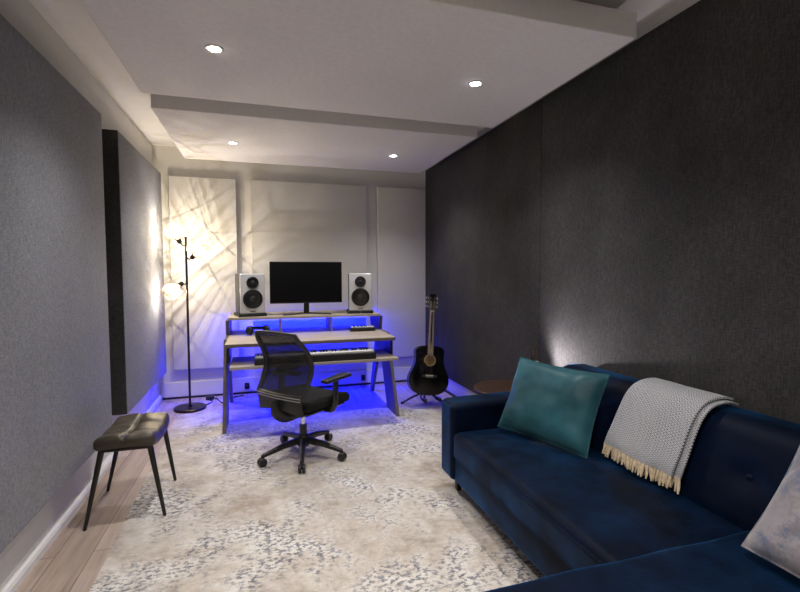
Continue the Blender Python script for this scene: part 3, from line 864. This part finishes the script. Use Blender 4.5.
# ------------------------------------------------------------------ throw blanket
def blanket():
    t = thing('throw_blanket', 'grey and white herringbone throw with cream fringe draped over the sofa back', 'blanket', (1.72, 1.6, .45))
    O = V((1.72, 1.6, .45))
    # section across the back rest: up the front, over the top, a little down behind
    sec = [(1.614, .514), (1.619, .55), (1.638, .61), (1.664, .69), (1.694, .758), (1.735, .802), (1.79, .814), (1.840, .812), (1.880, .800)]
    cs = cat([(x, 0, z) for x, z in sec], 6)
    def surf(dx, y0b, y1b, y0t, y1t, lift, ph):
        def f(a, b):
            k = min(len(cs) - 1, b * (len(cs) - 1)); i = int(k); q = cs[i].lerp(cs[min(i + 1, len(cs) - 1)], k - i)
            m = min(1, b * 1.55)
            ya = y0b + (y0t - y0b) * m; yb = y1b + (y1t - y1b) * m
            wv = .006 * math.sin(a * 9 + ph) * (1 - b * .7) + .004 * noise.noise(V((a * 4, b * 4, ph)))
            return V((q.x - dx + wv - lift * math.cos(b * 2.6), ya + (yb - ya) * a, q.z + (dx + .004) * b * .8 + lift * math.sin(b * 1.6))) - O
        return f
    MB().grid(surf(.018, 1.808, 1.425, 1.745, 1.385, .004, 0), 44, 60, .008, uv=True).build('upper_layer', M['throw'], t, smooth=80)
    f2 = surf(.009, 1.775, 1.395, 1.735, 1.362, -.004, 1.0)
    MB().grid(f2, 44, 60, .006, uv=True).build('under_layer', M['throw'], t, smooth=80)
    def fringe(f, n, seed):
        random.seed(seed); mb = MB()
        for i in range(n):
            a = (i + .5) / n; p = V(f(a, 0)); ln = .055 + random.uniform(-.009, .006)
            d = V((random.uniform(-.012, .006) - .004, random.uniform(-.012, .012), -ln))
            r = .0052 + random.uniform(-.001, .0015)
            mb.tube([p + V((0, 0, .004)), p + d * .25, p + d * .6 + V((random.uniform(-.004, .004), 0, 0)), p + d], [r * .7, r, r * 1.05, r * .6], 6)
        return mb
    o = fringe(surf(.018, 1.808, 1.425, 1.745, 1.385, .004, 0), 44, 3).build('fringe', M['fringe'], t); o['label'] = 'cream yarn fringe'
    o = fringe(f2, 40, 5).build('fringe', M['fringe'], t); o['label'] = 'cream yarn fringe of the under layer'
blanket()

# ------------------------------------------------------------------ side table and small lamp behind the sofa arm
def side_table():
    c = V((1.680, 2.865, 0))
    t = thing('side_table', 'round dark walnut side table behind the far arm of the sofa', 'side table', c)
    MB().lathe([(.235, .502), (.242, .506), (.242, .522), (.236, .527)], 56).build('table_top', M['walnut'], t)
    for k in range(3):
        a = math.radians(30 + 120 * k)
        MB().tube([(.13 * math.cos(a), .13 * math.sin(a), .502), (.20 * math.cos(a),   .20 * math.sin(a),   .0125 if k == 1 else 0)], [.015, .010], 12).build('leg', M['darkwood'], t)
    b = thing('accent_lamp', 'small accent lamp with dark slim neck on the side table, behind the teal cushion', 'lamp', (1.790, 2.735, .527))
    MB().lathe([(.045, 0), (.050, .004), (.050, .195), (.044, .205), (.018, .208)], 28).build('lamp_body', M['whiteplastic'], b)
    MB().lathe([(.022, .208), (.019, .225), (.012, .245), (.011, .275), (.013, .290), (.008, .300)], 20).build('neck', M['bronze'], b)
    MB().rbox((0, -.051, .165), (.03, .008, .022), .003).build('lit_window', M['lens'], b)
side_table()

# ------------------------------------------------------------------ cables and small things at the back wall
def cable(pts, r, label, name='power_cable'):
    p = cat(pts, 8); c = p[0]
    return tag(MB().tube(p, r, 8).build(name, M['blackmat'], None, tuple(c)), label, 'cable')
cable([(-.56, 4.98, .006), (-.50, 5.10, .006), (-.56, 5.2, .006), (-.48, 5.22, .006), (-.40, 5.02, .006), (-.36, 5.14, .006), (-.30, 5.20, .006), (-.2, 5.26, .006)], .005, 'black power cable curling on the floor between the lamp and the desk')
mb = MB().rbox((-.535, 5.20, .022), (.085, .05, .042), .008); tag(mb.build('power_adapter', M['black'], None, (-.535, 5.2, 0)), 'small black power adapter on the floor beside the lamp base', 'power adapter')
def outlet(x, z, label):
    t = thing('wall_outlet', label, 'outlet', (x, YB - .02, z))
    MB().rbox((0, -.005, 0), (.05, .010, .07), .004).build('cover_plate', M['black'], t)
    MB().rbox((0, -.020, -.005), (.03, .022, .03), .005).build('plug', M['blackmat'], t)
outlet(1.165, .085, 'black outlet low on the back wall near the desk leg on the guitar side')
outlet(-.165, .085, 'black outlet low on the back wall by the desk leg nearer the floor lamp')

# ------------------------------------------------------------------ lights
def light(name, typ, loc, energy, color, **kw):
    d = bpy.data.lights.new(name, typ); d.energy = energy; d.color = color
    for k, v in kw.items():
        if k not in ('rot', 'dir'): setattr(d, k, v)
    o = bpy.data.objects.new(name, d); COL.objects.link(o); o.location = loc
    if 'dir' in kw: o.rotation_euler = V(kw['dir']).to_track_quat('-Z', 'Y').to_euler()
    return o
WARM = (1, .965, .93)
for i, (x, y) in enumerate(DL):
    light('downlight_and_fill_beam', 'SPOT', (x, y, CZ - .012), 76, WARM, spot_size=math.radians(128), spot_blend=1.0, shadow_soft_size=.025)
for x in (.1, .7):  # added fill spots behind the camera, without fittings, to brighten the room
    for y in (.7, -.8):
        light('downlight_and_fill_beam', 'SPOT', (x, y, 2.66), 88, (1, .93, .88), spot_size=math.radians(125), spot_blend=1.0, shadow_soft_size=.03)
for p in LAMPS:
    light('bulb_glow', 'POINT', p, 15, (1, .89, .73), shadow_soft_size=.0015)
BLUE = (.001, .005, 1)
light('led_glow', 'AREA', (.45, 5.175, .882), 40, BLUE, shape='RECTANGLE', size=1.4, size_y=.012, dir=(0, .6, -1))
light('led_glow', 'AREA', (.45, 5.005, .708), 120, BLUE, shape='RECTANGLE', size=1.4, size_y=.012, dir=(0, .45, -1))
light('accent_glow', 'SPOT', (1.770, 2.685, .72), 27, (1, .93, .95), spot_size=math.radians(172), spot_blend=1.0, shadow_soft_size=.012, dir=(.55, -.62, .50))

w = bpy.data.worlds.new('world'); w.use_nodes = True; SC.world = w
w.node_tree.nodes['Background'].inputs[0].default_value = (.05, .05, .06, 1); w.node_tree.nodes['Background'].inputs[1].default_value = .3

# ------------------------------------------------------------------ camera
cam = bpy.data.cameras.new('camera'); co = bpy.data.objects.new('camera', cam); COL.objects.link(co)
cam.sensor_width = 36; cam.lens = 36 * 457.15 / 800; cam.clip_start = .02
yaw, tl, ro = .29614, .05136, -.00275
f = V((math.sin(yaw) * math.cos(tl), math.cos(yaw) * math.cos(tl), -math.sin(tl)))
r = V((math.cos(yaw), -math.sin(yaw), 0)); u = r.cross(f)
r2 = r * math.cos(ro) + u * math.sin(ro); u2 = -r * math.sin(ro) + u * math.cos(ro)
co.matrix_world = Matrix(((r2.x, u2.x, -f.x, 0), (r2.y, u2.y, -f.y, 0), (r2.z, u2.z, -f.z, 1.35), (0, 0, 0, 1)))
SC.camera = co

vs_ = SC.view_settings
vs_.view_transform = 'Standard'; vs_.look = 'None'; vs_.gamma = 1; vs_.use_curve_mapping = False; vs_.exposure = -0.03
SC.cycles.use_denoising = True
SC.cycles.max_bounces = 8; SC.cycles.transparent_max_bounces = 12
SC.cycles.sample_clamp_indirect = 4
